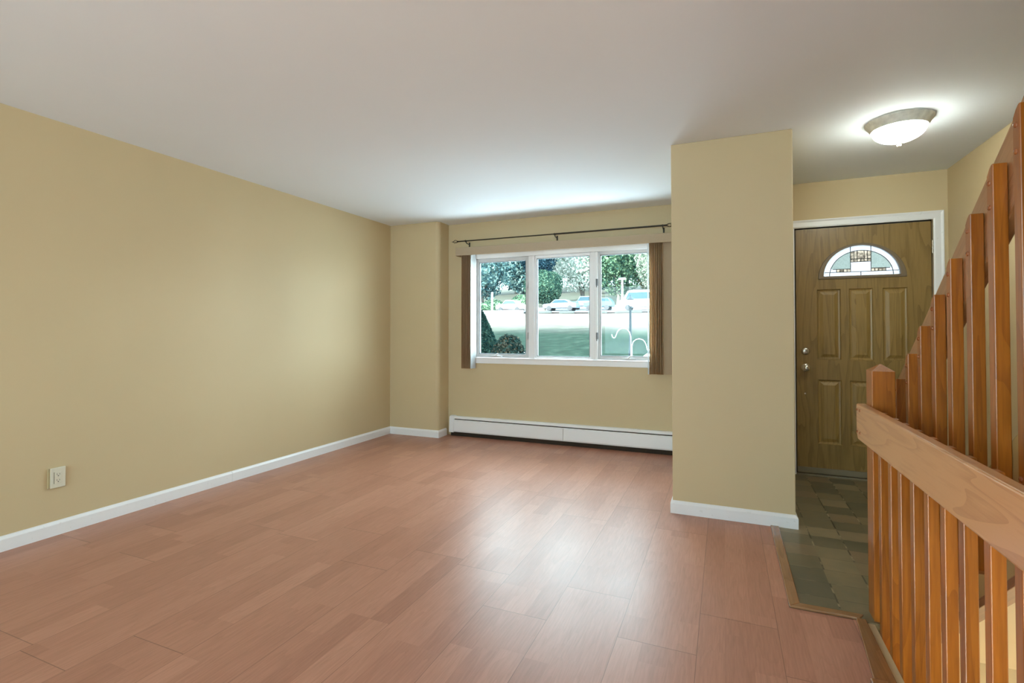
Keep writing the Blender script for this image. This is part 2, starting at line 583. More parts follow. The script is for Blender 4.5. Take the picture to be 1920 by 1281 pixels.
# ================================================================ THE SETTING
# floor: laminate, cut around the tile and the stair well
m = MB()
m.box(XL - 0.15, TX, YB - 0.15, YW + 0.15, -0.28, 0)
m.box(TX, FX, YB - 0.15, TY, -0.28, 0)
m.box(FX, XR + 0.15, YB - 0.15, -1.6, -0.28, 0)
struct('floor', m, 'laminate', 'reddish brown wood-look laminate floor of the living room', 'floor')
m = MB()
m.box(TX, FX, TY, YW + 0.15, -0.28, 0.001)
m.box(FX, 0.66, 2.50, YW + 0.15, -0.28, 0.001)
m.box(0.66, XR + 0.15, WELL, YW + 0.15, -0.129, 0.001)
struct('floor_foyer', m, 'foyer_tile', 'dark green-grey slate-look tile floor in front of the entry door', 'floor')
# painted edge of the floor at the well
m = MB(); m.box(FX, FX + 0.028, -1.6, 2.50, -0.30, -0.004)
struct('trim_1', m, 'wall_paint', 'thin beige board closing the floor edge beside the stair well', 'trim')
m = MB(); m.box(0.66, XR, WELL - 0.02, WELL, -0.130, -0.01)
struct('trim_2', m, 'wall_paint', 'beige band on the floor edge at the far end of the stair well', 'trim')
# lower level
m = MB()
m.box(-0.4, XR + 0.15, WELL - 0.015, WELL + 0.10, -2.75, -0.130)
struct('wall_lower_front', m, 'cream_paint', 'cream wall of the lower stair well below the foyer floor', 'wall')
m = MB()
m.box(0.40, 0.52, -1.6, WELL + 0.02, -2.75, -0.30)
struct('wall_lower_left', m, 'cream_paint', 'cream wall of the lower stair well under the living room', 'wall')
m = MB()
m.box(0.40, XR + 0.15, -1.75, -1.6, -2.75, -0.28)
struct('wall_lower_back', m, 'cream_paint', 'cream wall of the lower hall behind the stair well', 'wall')
m = MB(); m.box(0.4, XR + 0.15, -1.75, WELL + 0.15, -2.85, -2.75)
struct('floor_lower', m, 'laminate', 'lower hall floor at the foot of the stair well', 'floor')

# ceiling with the stair opening
SY = 1.75        # the ceiling stops here above the stairs
m = MB()
m.box(XL - 0.15, 0.76, YB - 0.15, YW + 0.15, H, H + 0.28)
m.box(0.76, XR + 0.15, SY, YW + 0.15, H, H + 0.28)
m.box(0.76, XR + 0.15, YB - 0.15, -1.6, H, H + 0.28)
struct('ceiling', m, 'ceiling_paint', 'smooth white ceiling over living room and foyer', 'ceiling')
m = MB()
m.box(0.64, 0.76, -1.6, SY, H + 0.28, 4.9)
m.box(0.64, XR + 0.15, SY, SY + 0.12, H + 0.28, 4.9)
m.box(0.64, XR + 0.15, -1.72, -1.6, H + 0.28, 4.9)
m.box(0.64, XR + 0.15, -1.72, SY + 0.12, 4.9, 5.0)
struct('wall_upper', m, 'wall_paint', 'beige walls of the upper stair opening above the ceiling', 'wall')

m = MB(); m.box(XL - 0.15, XL, YB - 0.15, YW + 0.15, 0, H)
struct('wall_left', m, 'wall_paint', 'long beige wall on the left of the living room', 'wall')
# bump-out with softly rounded corner
m = MB()
arc = [(XB - 0.045 + 0.045 * math.sin(t), Y1 + 0.045 - 0.045 * math.cos(t)) for t in [math.pi / 2 * k / 6 for k in range(7)]]
m.prism([(XL, Y1)] + arc + [(XB, YW), (XL, YW)], 'Z', 0, H)
o = struct('wall_corner', m, 'wall_paint', 'narrow beige bump-out between left wall and window wall', 'wall')

# window opening
WX0, WX1, WZ0, WZ1 = -2.642, -0.560, 0.834, 2.072
m = MB()
m.box(XL - 0.15, WX0, YW, YW + 0.16, 0, H)
m.box(WX1, P2, YW, YW + 0.16, 0, H)
m.box(WX0, WX1, YW, YW + 0.16, 0, WZ0)
m.box(WX0, WX1, YW, YW + 0.16, WZ1, H)
struct('wall_front', m, 'wall_paint', 'beige wall around the triple window', 'wall')
m = MB(); m.box(P1, P2, YP, YW, 0, H)
struct('wall_center', m, 'wall_paint', 'beige closet block standing between living room and foyer', 'wall', 0.004)
# door wall with opening
DX0, DX1, DZ1 = 0.545, 1.487, 2.066
m = MB()
m.box(P2, DX0, YD, YD + 0.16, 0, H)
m.box(DX1, XR + 0.15, YD, YD + 0.16, 0, H)
m.box(DX0, DX1, YD, YD + 0.16, DZ1, H)
struct('wall_entry', m, 'wall_paint', 'pale yellow-beige wall around the entry door', 'wall')
m = MB(); m.box(XR, XR + 0.15, -3.25, YD, -2.75, 4.9)
struct('wall_right', m, 'wall_paint', 'yellow-beige wall on the right beside the stairs', 'wall')
m = MB()
m.box(XL - 0.15, -3.0, YB - 0.15, YB, 0, H); m.box(-0.2, XR, YB - 0.15, YB, 0, H)
m.box(-3.0, -0.2, YB - 0.15, YB, 0, 0.6); m.box(-3.0, -0.2, YB - 0.15, YB, 2.4, H)
struct('wall_back', m, 'wall_paint', 'beige wall behind the photographer', 'wall')
m = MB()
m.box(-3.0, -0.2, YB - 0.12, YB - 0.08, 0.6, 2.4)
struct('window_2', m, 'clear_glass', 'wide window in the wall behind the photographer', 'window')


# baseboards (profile with sloped top)
def base_run(m, p, q, n, h=0.083, t=0.0135):
    """from p to q (xy), n = outward normal"""
    p, q, n = Vector(p), Vector(q), Vector(n)
    prof = [(0, 0), (t, 0), (t, h - 0.018), (t * 0.75, h - 0.012), (t * 0.35, h - 0.004), (t * 0.3, h), (0, h)]
    v = []
    for e in (p, q):
        for (d, z) in prof:
            v.append((e.x + n.x * d, e.y + n.y * d, z))
    k = len(prof)
    f = [tuple(range(k)), tuple(range(2 * k - 1, k - 1, -1))] + [(i, i + k, (i + 1) % k + k, (i + 1) % k) for i in range(k)]
    m.add(v, f)


def profile_loop(m, path, h=0.083, t=0.0135):
    """path: list of (point, offset_dir) where offset_dir already mitred"""
    prof = [(0, 0), (t, 0), (t, h - 0.018), (t * 0.75, h - 0.012), (t * 0.35, h - 0.004), (t * 0.3, h), (0, h)]
    k = len(prof)
    v = []
    for (p, d) in path:
        for (a, z) in prof:
            v.append((p[0] + d[0] * a, p[1] + d[1] * a, z))
    f = [tuple(range(k)), tuple(range(len(v) - 1, len(v) - k - 1, -1))]
    for s_ in range(len(path) - 1):
        b = s_ * k
        f += [(b + i, b + i + k, b + (i + 1) % k + k, b + (i + 1) % k) for i in range(k)]
    m.add(v, f)


m = MB(); profile_loop(m, [((XL, YB), (1, 0)), ((XL, 2.86), (1, 0))])
struct('baseboard_left', m, 'white_trim', 'near length of white baseboard along the left wall', 'baseboard')
m = MB(); profile_loop(m, [((XL, 2.862), (1, 0)), ((XL, Y1), (1, -1))])
struct('baseboard_left_far', m, 'white_trim', 'far length of white baseboard along the left wall', 'baseboard')
m = MB(); profile_loop(m, [((XL, Y1), (1, -1)), ((XB, Y1), (1, -1)), ((XB, YW - 0.055), (1, 0))])
struct('baseboard_corner', m, 'white_trim', 'short white baseboard around the corner bump-out', 'baseboard')
m = MB(); profile_loop(m, [((P1, YW), (-1, 0)), ((P1, YP), (-1, -1)), ((P2, YP), (1, -1)), ((P2, YD), (1, 0))])
struct('baseboard_center', m, 'white_trim', 'scuffed white baseboard wrapping the closet block', 'baseboard')

# transition strips on the floor
def strip(name, pts, z, mat, label):
    m = MB(); m.prism(pts, 'Z', 0.0, z)
    return tag(obj(name, m, mat, None, 0.004, seg=3), label, 'trim', kind='structure')
w_ = 0.046
strip('trim_3', [(TX, YP - 0.0145), (TX, TY), (TX + w_, TY + w_), (TX + w_, YP - 0.0145)], 0.009, 'strip_wood', 'brown floor strip along the left edge of the foyer tile')
strip('trim_4', [(TX, TY), (0.505, TY), (0.530, TY + w_), (TX + w_, TY + w_)], 0.009, 'strip_wood_cross', 'brown floor strip along the near edge of the foyer tile')
strip('trim_5', [(0.455, 2.03), (0.527, 2.03), (0.527, TY - 0.004), (0.492, TY - 0.004)], 0.014, 'strip_wood', 'glossy brown nosing at the floor edge beside the newel post')
strip('trim_6', [(0.448, -1.6), (0.500, -1.6), (0.500, 2.075), (0.448, 2.075)], 0.020, 'strip_wood', 'second glossy brown nosing nearer along the stair well edge')

# ================================================================ WINDOW
win = thing('window_1', 'white triple window with two crank casements and a fixed middle pane', 'window', (-1.6, YW, WZ0), kind='structure')
m = MB()
yf, yb = YW - 0.012, YW + 0.11
m.box(WX0, WX1, yf, yb, WZ0, 0.897)                       # bottom board
m.box(WX0, WX1, yf, yb, 2.022, WZ1)                       # head
m.box(WX0, WX0 + 0.024, yf, yb, 0.897, 2.022)
m.box(WX1 - 0.024, WX1, yf, yb, 0.897, 2.022)
obj('window_frame', m, 'white_vinyl', win, 0.003)
m = MB(); m.box(WX0 + 0.003, WX1 - 0.003, YW - 0.020, YW - 0.006, 0.889, 0.901)
obj('window_stool', m, 'white_vinyl', win, 0.003)
yg = YW + 0.02
mull = ((-1.975, -1.905), (-1.280, -1.210))
for a, b in mull:
    m = MB(); m.box(a, b, YW + 0.0, yb - 0.02, 0.901, 2.022)
    m.box((a + b) / 2 - 0.008, (a + b) / 2 + 0.008, YW - 0.006, YW + 0.001, 0.901, 2.022)
    obj('mullion', m, 'white_vinyl', win, 0.003)


def sash(x0, x1, z0, z1, gx0, gx1, gz0, gz1, mat, y0, y1):
    m = MB()
    m.box(x0, gx0, y0, y1, z0, z1); m.box(gx1, x1, y0, y1, z0, z1)
    m.box(gx0, gx1, y0, y1, z0, gz0); m.box(gx0, gx1, y0, y1, gz1, z1)
    s_ = obj('sash', m, mat, win, 0.003)
    t = 0.006
    m = MB()
    m.box(gx0 - .001, gx0 + t, y0 + 0.006, y1, gz0, gz1); m.box(gx1 - t, gx1 + .001, y0 + 0.006, y1, gz0, gz1)
    m.box(gx0, gx1, y0 + 0.006, y1, gz0 - .001, gz0 + t); m.box(gx0, gx1, y0 + 0.006, y1, gz1 - t, gz1 + .001)
    obj('glazing_seal', m, 'grey_seal', s_)
    m = MB(); m.box(gx0 + t * .5, gx1 - t * .5, y0 + 0.014, y0 + 0.018, gz0 + t * .5, gz1 - t * .5)
    obj('pane', m, 'clear_glass', s_)
    return s_


sash(-2.617, -1.977, 0.903, 2.020, -2.588, -2.014, 0.940, 1.984, 'sash_vinyl', yg, yg + 0.04)
sash(-1.903, -1.282, 0.903, 2.020, -1.885, -1.298, 0.924, 1.992, 'white_vinyl', yg - 0.008, yg + 0.032)
sash(-1.208, -0.585, 0.903, 2.020, -1.188, -0.622, 0.940, 1.990, 'sash_vinyl', yg, yg + 0.04)


def crank(x, z):
    c = MB()
    c.prism([(x - 0.065, z - 0.006), (x + 0.07, z - 0.008), (x + 0.07, z + 0.006), (x + 0.03, z + 0.012), (x - 0.03, z + 0.014), (x - 0.065, z + 0.004)], 'Y', YW - 0.008, YW + 0.022)
    k = obj('crank', c, 'sash_vinyl', win, 0.003)
    h = MB()
    h.tube([(x - 0.005, YW - 0.006, z + 0.008), (x + 0.01, YW - 0.016, z + 0.026), (x + 0.022, YW - 0.02, z + 0.034)], [0.007, 0.006, 0.007], 8)
    h.tube([(x + 0.022, YW - 0.012, z + 0.034), (x + 0.03, YW - 0.03, z + 0.034)], 0.006, 8)
    obj('crank_handle', h, 'white_vinyl', k, smooth=True)


crank(-2.36, 0.913)
crank(-0.895, 0.913)
for x, z in ((-1.217, 1.707), (-1.217, 1.152), (-1.990, 1.707), (-1.990, 1.152)):
    m = MB(); m.box(x - 0.009, x + 0.009, YW - 0.012, YW + 0.01, z - 0.038, z + 0.032)
    m.box(x - 0.005, x + 0.005, YW - 0.018, YW - 0.012, z - 0.055, z - 0.03)
    obj('sash_lock', m, 'grey_seal' if x > -1.5 else 'sash_vinyl', win, 0.002)

# ================================================================ VERTICAL BLIND
VX0, VX1 = -2.815, -0.335
bl = thing('vertical_blind', 'beige vertical blind drawn open with fabric valance over the window', 'blind', (-1.6, YW, 2.05))
m = MB()
m.box(VX0, VX1, YW - 0.125, YW - 0.118, 2.054, 2.142)
m.box(VX0, VX0 + 0.006, YW - 0.118, YW - 0.001, 2.054, 2.142)
m.box(VX0, VX1, YW - 0.118, YW - 0.001, 2.134, 2.142)
obj('valance', m, 'valance_fabric', bl, 0.002)
m = MB(); m.box(VX0 + 0.02, VX1, YW - 0.085, YW - 0.045, 2.082, 2.12)
obj('head_rail', m, 'white_vinyl', bl)


def slat(x, ang, mat='blind_fabric', z0=0.777, wd=0.089):
    """one vane hanging at x; ang = turn of the vane from the window plane"""
    yc = YW - 0.068
    c_, s_ = math.cos(ang), math.sin(ang)
    m = MB()
    v = []
    for z in (z0, 2.086):
        for side in (0, 1):
            for k in range(5):
                t = (k / 4 - 0.5) * wd
                bow = 0.0055 * (1 - (2 * k / 4 - 1) ** 2) + side * 0.0012
                v.append((x + t * c_ - bow * s_, yc + t * s_ + bow * c_, z))
    f = []
    for k in range(4):
        f.append((k, k + 1, 11 + k, 10 + k)); f.append((5 + k + 1, 5 + k, 15 + k, 15 + k + 1))
        f.append((k, 5 + k, 6 + k, k + 1)); f.append((10 + k, 11 + k, 16 + k, 15 + k))
    f.append((0, 10, 15, 5)); f.append((4, 9, 19, 14))
    m.add(v, f)
    return obj('slat', m, mat, bl, smooth=True)


for k in range(7):
    slat(-2.746 + 0.0175 * k, math.radians(92 + 4 * (k % 2)))
slat(-2.618, math.radians(78), 'slat_window_lit')
slat(-0.690, math.radians(104), 'slat_window_lit')
for k in range(8):
    slat(-0.664 + 0.0172 * k, math.radians(77 + 4 * (k % 2)))
slat(-0.505, math.radians(8), 'valance_fabric')
for k in range(3):
    slat(-0.440 + 0.02 * k, math.radians(70))

# ================================================================ CURTAIN ROD
ry, rz = YW - 0.09, 2.222
rod = thing('curtain_rod', 'thin black curtain rod with open cage finials above the blind', 'curtain rod', (-1.65, ry, rz))
m = MB(); m.tube([(-2.80, ry, rz), (-1.62, ry, rz)], 0.0065, 10); m.tube([(-1.64, ry, rz), (-0.520, ry, rz)], 0.0085, 10)
obj('rod', m, 'black_iron', rod, smooth=True)


def finial(x, s):
    m = MB()
    for k in range(4):
        a0 = math.pi / 2 * k + 0.4
        pts = []
        for i in range(9):
            t = i / 8
            r = 0.021 * math.sin(math.pi * t) ** 0.8 if 0 < t < 1 else 0.002
            a = a0 + 1.3 * t
            pts.append((x + s * (0.008 + 0.055 * t), ry + r * math.cos(a), rz + r * math.sin(a)))
        m.tube(pts, 0.0024, 6)
    m.tube([(x, ry, rz), (x + s * 0.012, ry, rz)], 0.009, 10)
    m.tube([(x + s * 0.060, ry, rz), (x + s * 0.072, ry, rz), (x + s * 0.084, ry, rz)], [0.003, 0.005, 0.001], 8)
    obj('finial', m, 'black_iron', rod, smooth=True)


finial(-2.80, -1)
finial(-0.520, 1)
for x in (-2.70, -1.645, -0.548):
    m = MB()
    m.tube([(x, YW - 0.001, rz - 0.03), (x, ry + 0.02, rz - 0.026), (x, ry, rz - 0.012)], 0.0045, 8)
    m.box(x - 0.008, x + 0.008, YW - 0.004, YW, rz - 0.055, rz - 0.005)
    m.box(x - 0.006, x + 0.006, ry - 0.012, ry + 0.012, rz - 0.014, rz - 0.006)
    m.box(x - 0.006, x + 0.006, ry - 0.014, ry - 0.009, rz - 0.014, rz + 0.008)
    obj('bracket', m, 'black_iron', rod)

# ================================================================ BASEBOARD HEATER
HX0, HX1 = -2.925, P1 - 0.02
he = thing('baseboard_heater', 'long low white enamel baseboard heater under the window', 'heater', (-1.6, YW - 0.04, 0))
m = MB(); m.box(HX0, HX1, YW - 0.006, YW, 0.02, 0.215)
obj('back_plate', m, 'white_enamel', he)
m = MB()
m.prism([(YW, 0.222), (YW - 0.045, 0.222), (YW - 0.062, 0.205), (YW - 0.062, 0.197), (YW - 0.058, 0.197), (YW - 0.043, 0.216), (YW, 0.216)], 'X', HX0 + 0.05, HX1)
obj('top_hood', m, 'white_enamel', he)
m = MB()
m.prism([(YW - 0.052, 0.186), (YW - 0.058, 0.184), (YW - 0.060, 0.178), (YW - 0.056, 0.176), (YW - 0.050, 0.178)], 'X', HX0 + 0.05, HX1)
obj('damper', m, 'white_enamel', he)
for a, b in ((HX0 + 0.055, -1.566), (-1.562, HX1)):
    m = MB()
    m.prism([(YW - 0.060, 0.178), (YW - 0.066, 0.172), (YW - 0.072, 0.062), (YW - 0.066, 0.048), (YW - 0.048, 0.046), (YW - 0.048, 0.050), (YW - 0.062, 0.060), (YW - 0.062, 0.170)], 'X', a, b)
    obj('front_panel', m, 'white_enamel', he)
m = MB()
m.prism([(YW, 0.228), (YW - 0.050, 0.228), (YW - 0.066, 0.212), (YW - 0.076, 0.06), (YW - 0.076, 0.042), (YW, 0.042)], 'X', HX0, HX0 + 0.058)
e = obj('end_cap', m, 'white_enamel', he, 0.003)
m = MB()
for k in range(4):
    m.box(HX0 + 0.008, HX0 + 0.052, YW - 0.053 + k * 0.012, YW - 0.049 + k * 0.012, 0.2275, 0.2295)
obj('louver', m, 'sash_vinyl', e)
m = MB(); m.box(HX0 + 0.01, HX1, YW - 0.045, YW - 0.006, 0.0, 0.208)  # element as a dark box, painting in the shade of the heater slots
obj('shaded_element_box', m, 'dark_void', he)

# ================================================================ OUTLETS
oy, oz = 1.715, 0.338
ot = thing('wall_outlet', 'ivory duplex power outlet low on the left wall', 'outlet', (XL, oy, oz))
m = MB(); m.box(XL, XL + 0.010, oy - 0.044, oy + 0.030, oz - 0.057, oz + 0.057)
obj('backing', m, 'plate_shadow_box', ot)
m = MB(); m.box(XL + 0.010, XL + 0.017, oy - 0.037, oy + 0.037, oz - 0.059, oz + 0.059)
pl = obj('cover_plate', m, 'plate_ivory', ot, 0.003)
m = MB(); m.box(XL + 0.017, XL + 0.019, oy - 0.018, oy + 0.018, oz - 0.034, oz + 0.034)
rc = obj('receptacle', m, 'plate_ivory', pl, 0.001)
m = MB()
for dz in (-0.017, 0.017):
    m.box(XL + 0.019, XL + 0.0195, oy - 0.0075, oy - 0.0055, oz + dz - 0.001, oz + dz + 0.008)
    m.box(XL + 0.019, XL + 0.0195, oy + 0.0055, oy + 0.0075, oz + dz - 0.001, oz + dz + 0.007)
    m.box(XL + 0.019, XL + 0.0195, oy - 0.0025, oy + 0.0025, oz + dz - 0.009, oz + dz - 0.004)
m.box(XL + 0.0172, XL + 0.0178, oy - 0.0205, oy - 0.019, oz - 0.034, oz + 0.034)
obj('slot', m, 'slot_dark', pl)
m = MB(); m.box(-3.405, -3.332, Y1 - 0.005, Y1, 0.283, 0.397)
tag(obj('blank_plate', m, 'wall_paint', None, 0.002), 'blank wall plate painted beige low on the corner bump-out', 'wall plate')

# ================================================================ ENTRY DOOR
door = thing('door_1', 'brown wood-grain entry door with half-round leaded window and raised panels', 'door', (1.02, YD, 0), kind='structure')
X0, X1_, Z0, Z1 = 0.556, 1.478, 0.016, 2.052
FCX, FCZ, FR = 1.020, 1.630, 0.300


def plate(outline, holes, y0, y1):
    bm = bmesh.new()
    edges = []
    for loop in [outline] + holes:
        vv = [bm.verts.new((x, y0, z)) for x, z in loop]
        for i in range(len(vv)):
            edges.append(bm.edges.new((vv[i], vv[(i + 1) % len(vv)])))
    bmesh.ops.triangle_fill(bm, use_beauty=True, use_dissolve=False, edges=edges, normal=(0, -1, 0))
    # drop faces that fell inside holes
    def inside(px, pz, poly):
        c = False
        for i in range(len(poly)):
            a, b = poly[i], poly[i - 1]
            if (a[1] > pz) != (b[1] > pz) and px < (b[0] - a[0]) * (pz - a[1]) / (b[1] - a[1]) + a[0]:
                c = not c
        return c
    kill = [f for f in bm.faces if any(inside(f.calc_center_median().x, f.calc_center_median().z, h) for h in holes)]
    bmesh.ops.delete(bm, geom=kill, context='FACES_ONLY')
    r = bmesh.ops.extrude_face_region(bm, geom=list(bm.faces))
    for e in r['geom']:
        if isinstance(e, bmesh.types.BMVert):
            e.co.y = y1
    bmesh.ops.recalc_face_normals(bm, faces=bm.faces)
    mb = MB()
    bm.verts.index_update()
    mb.add([tuple(v.co) for v in bm.verts], [tuple(v.index for v in f.verts) for f in bm.faces])
    bm.free()
    return mb


def rect(x0, x1, z0, z1):
    return [(x0, z0), (x1, z0), (x1, z1), (x0, z1)]


def fan(r, zb, sq=0.94, n=28):
    """half-round outline of radius r standing on height zb"""
    return [(FCX - r * math.cos(math.pi * k / n), zb + r * sq * math.sin(math.pi * k / n)) for k in range(n + 1)]


PAN = [(0.709, 0.877), (0.935, 1.098), (1.163, 1.326)]
holes = [rect(a, b, 0.962, 1.543) for a, b in PAN] + [rect(a, b, 0.265, 0.795) for a, b in PAN] + [fan(0.283, 1.640)]
yd0, yd1 = YD + 0.012, YD + 0.055
obj('door_slab', plate(rect(X0, X1_, Z0, Z1), holes, yd0, yd1), 'door_wood', door)
for zz0, zz1 in ((0.962, 1.543), (0.265, 0.795)):
    for a, b in PAN:
        m = MB()
        # moulded edge, recess, raised field
        steps = [(0.0, 0.000), (0.006, 0.010), (0.014, 0.012), (0.020, 0.012), (0.044, 0.002), (0.048, 0.002)]
        v, f = [], []
        for (i_, dep) in steps:
            v += [(a + i_, yd0 + dep, zz0 + i_), (b - i_, yd0 + dep, zz0 + i_), (b - i_, yd0 + dep, zz1 - i_), (a + i_, yd0 + dep, zz1 - i_)]
        for s_ in range(len(steps) - 1):
            for k in range(4):
                f.append((s_ * 4 + k, s_ * 4 + (k + 1) % 4, s_ * 4 + 4 + (k + 1) % 4, s_ * 4 + 4 + k))
        q = (len(steps) - 1) * 4
        f.append((q, q + 1, q + 2, q + 3))
        b0 = len(v)
        v += [(a, yd1 - 0.005, zz0), (b, yd1 - 0.005, zz0), (b, yd1 - 0.005, zz1), (a, yd1 - 0.005, zz1)]
        for k in range(4):
            f.append((k, (k + 1) % 4, b0 + (k + 1) % 4, b0 + k))
        f.append((b0, b0 + 1, b0 + 2, b0 + 3))
        m.add(v, f)
        obj('panel', m, 'door_wood', door)
# fanlight surround
m = plate(fan(0.302, 1.628), [fan(0.262, 1.650)], YD + 0.002, YD + 0.050)
fr = obj('fanlight_frame', m, 'fan_frame', door, 0.004)
gy = YD + 0.026


def art(poly, mat, name='glass_piece'):
    m = MB(); m.prism(poly, 'Y', gy, gy + 0.003)
    return obj(name, m, mat, fr)


def fan_pts(r, zb, t0, t1, n=12):
    return [(FCX - r * math.cos(t0 + (t1 - t0) * k / n), zb + r * 0.94 * math.sin(t0 + (t1 - t0) * k / n)) for k in range(n + 1)]


art([(FCX - 0.262, 1.650)] + fan_pts(0.262, 1.650, 0, math.pi, 28)[1:], 'frosted_glass', 'frosted_pane')
gy -= 0.0035
RI, ZI = 0.218, 1.650
bx = 0.070                                    # half width of the middle block
zm = ZI + 0.94 * math.sqrt(RI ** 2 - bx ** 2)
# plain grey-green quarter panes
for s in (-1, 1):
    t_in = math.acos(bx / RI)
    pts = [(FCX + s * bx, 1.706)]
    for k in range(9):
        t = math.radians(17) + (t_in - math.radians(17)) * k / 8
        pts.append((FCX + s * RI * math.cos(t), ZI + RI * 0.94 * math.sin(t)))
    if s < 0: pts = pts[::-1]
    art(pts, 'plain_art_glass', 'clear_piece')
    x_a, x_b = sorted((FCX + s * (bx + 0.001), FCX + s * 0.168))
    art([(x_a, 1.684), (x_b, 1.684), (x_b, 1.704), (x_a, 1.704)], 'amber_glass', 'amber_piece')
art([(FCX - bx, 1.764), (FCX + bx, 1.764), (FCX + bx, 1.785), (FCX - bx, 1.785)], 'amber_glass', 'amber_piece')
art([(FCX - bx, 1.788), (FCX + bx, 1.788), (FCX + bx, zm), (FCX, ZI + RI * 0.94 - 0.003), (FCX - bx, zm)], 'amber_glass', 'amber_piece')
# lead lines
m = MB()
LW = 0.0028


def lead(pts):
    m.tube([(x, gy, z) for x, z in pts], LW, 6)


lead(fan_pts(RI, ZI, 0, math.pi, 28))
lead([(FCX - 0.252, 1.682), (FCX + 0.252, 1.682)])
lead([(FCX, 1.650), (FCX, 1.682)])
for s in (-1, 1):
    lead([(FCX + s * bx, 1.682), (FCX + s * bx, 1.893)])
    lead([(FCX + s * bx, 1.706), (FCX + s * 0.196, 1.706)])
    for k in range(1, 5):
        lead([(FCX + s * (bx + 0.0245 * k), 1.682), (FCX + s * (bx + 0.0245 * k), 1.706)])
lead([(FCX - bx, 1.762), (FCX + bx, 1.762)]); lead([(FCX - bx, 1.786), (FCX + bx, 1.786)])
for k in range(1, 6):
    xx = FCX - bx + 2 * bx * k / 6
    lead([(xx, 1.762), (xx, 1.786)])
for dx in (-0.046, -0.024, 0.024, 0.046):
    lead([(FCX + dx, 1.786), (FCX + dx, ZI + 0.94 * math.sqrt(RI ** 2 - dx ** 2))])
obj('lead_lines', m, 'lead_came', fr)
# hardware
hx = 0.622
m = MB(); m.lathe([(0.0, 0), (0.030, 0), (0.031, -0.006), (0.026, -0.013), (0.018, -0.016), (0.0, -0.016)], (hx, yd0, 1.030), 'Y', 28)
lk = obj('deadbolt', m, 'nickel', door, smooth=True)
m = MB(); m.prism([(hx - 0.004, 1.012), (hx + 0.004, 1.012), (hx + 0.003, 1.048), (hx - 0.003, 1.048)], 'Y', yd0 - 0.030, yd0 - 0.014)
obj('thumb_turn', m, 'nickel', lk, 0.002)
m = MB(); m.lathe([(0.0, 0), (0.032, 0), (0.033, -0.005), (0.026, -0.011), (0.012, -0.014), (0.011, -0.030), (0.020, -0.036), (0.027, -0.046), (0.027, -0.056), (0.020, -0.065), (0.008, -0.068), (0.0, -0.068)], (hx, yd0, 0.892), 'Y', 28)
obj('door_knob', m, 'nickel', door, smooth=True)
m = MB(); m.lathe([(0.0, 0), (0.007, 0), (0.006, -0.004), (0.0, -0.005)], (0.617, yd0, 0.676), 'Y', 12)
obj('screw_head', m, 'nickel', door, smooth=True)
m = MB(); m.box(X0, X1_, YD - 0.002, yd0, 0.020, 0.066)
obj('door_sweep', m, 'sweep_grey', door, 0.002)
for z in (1.850, 1.05, 0.25):
    m = MB(); m.tube([(1.483, YD - 0.002, z - 0.05), (1.483, YD - 0.002, z + 0.05)], 0.006, 10)
    for k in (-1, 0, 1):
        m.tube([(1.483, YD - 0.002, z + k * 0.033 - 0.012), (1.483, YD - 0.002, z + k * 0.033 + 0.012)], 0.0075, 10)
    obj('hinge', m, 'nickel', door, smooth=True)
# stop / weather strip and casing
m = MB()
m.box(DX0, DX1, YD + 0.030, YD + 0.15, Z1 + 0.004, DZ1); m.box(DX0, X0 - 0.001, YD + 0.030, YD + 0.15, 0, DZ1)
m.box(X1_ + 0.001, DX1, YD + 0.030, YD + 0.15, 0, DZ1)
m.box(DX0, DX1, YD + 0.057, YD + 0.16, 0, 0.02)
obj('weather_strip', m, 'door_gap', door)
m = MB(); m.box(DX0, DX1, YD - 0.010, YD + 0.057, 0.001, 0.014)
obj('threshold', m, 'sweep_grey', door)


def casing_profile():
    # (distance from opening, thickness)
    return [(0.0, 0.0), (0.0, 0.008), (0.010, 0.012), (0.045, 0.012), (0.058, 0.018), (0.064, 0.018), (0.066, 0.0)]


m = MB()
prof = casing_profile()
v = []
path = [((DX0, 0), (-1, 0)), ((DX0, DZ1 - 0.004), (-1, 1)), ((DX1, DZ1 - 0.004), (1, 1)), ((DX1, 0), (1, 0))]
for (p, d) in path:
    for (a, t) in prof:
        v.append((p[0] + d[0] * a * 1.0, YD - t, p[1] + d[1] * a))
k = len(prof)
f = [tuple(range(k)), tuple(range(len(v) - 1, len(v) - k - 1, -1))]
for s_ in range(3):
    f += [(s_ * k + i, s_ * k + i + k, s_ * k + (i + 1) % k + k, s_ * k + (i + 1) % k) for i in range(k)]
m.add(v, f)
struct('trim_7', m, 'white_trim', 'white moulded casing around the entry door', 'trim')

# ================================================================ CEILING LIGHT
cl = thing('ceiling_light', 'lit flush dome ceiling light with brushed metal rim over the foyer', 'ceiling light', (0.955, 3.62, H))
c = (0.955, 3.62, H)
m = MB(); m.lathe([(0.0, 0), (0.166, 0), (0.168, -0.006), (0.164, -0.012), (0.150, -0.030), (0.141, -0.048), (0.138, -0.052), (0.132, -0.052), (0.132, -0.030), (0.0, -0.02)], c, 'Z', 64)
obj('rim', m, 'rim_nickel', cl, smooth=True)
prof = [(0.134, -0.050)] + [(0.134 * math.cos(t), -0.050 - 0.078 * math.sin(t)) for t in [math.pi / 2 * k / 12 for k in range(1, 13)]]
m = MB(); m.lathe(prof, c, 'Z', 64)
obj('lamp_glass', m, 'lamp_glass', cl, smooth=True)
m = MB(); m.lathe([(0.0, -0.122), (0.019, -0.124), (0.020, -0.132), (0.014, -0.138), (0.010, -0.141), (0.013, -0.146), (0.010, -0.153), (0.0, -0.156)], c, 'Z', 24)
obj('finial', m, 'rim_nickel', cl, smooth=True)

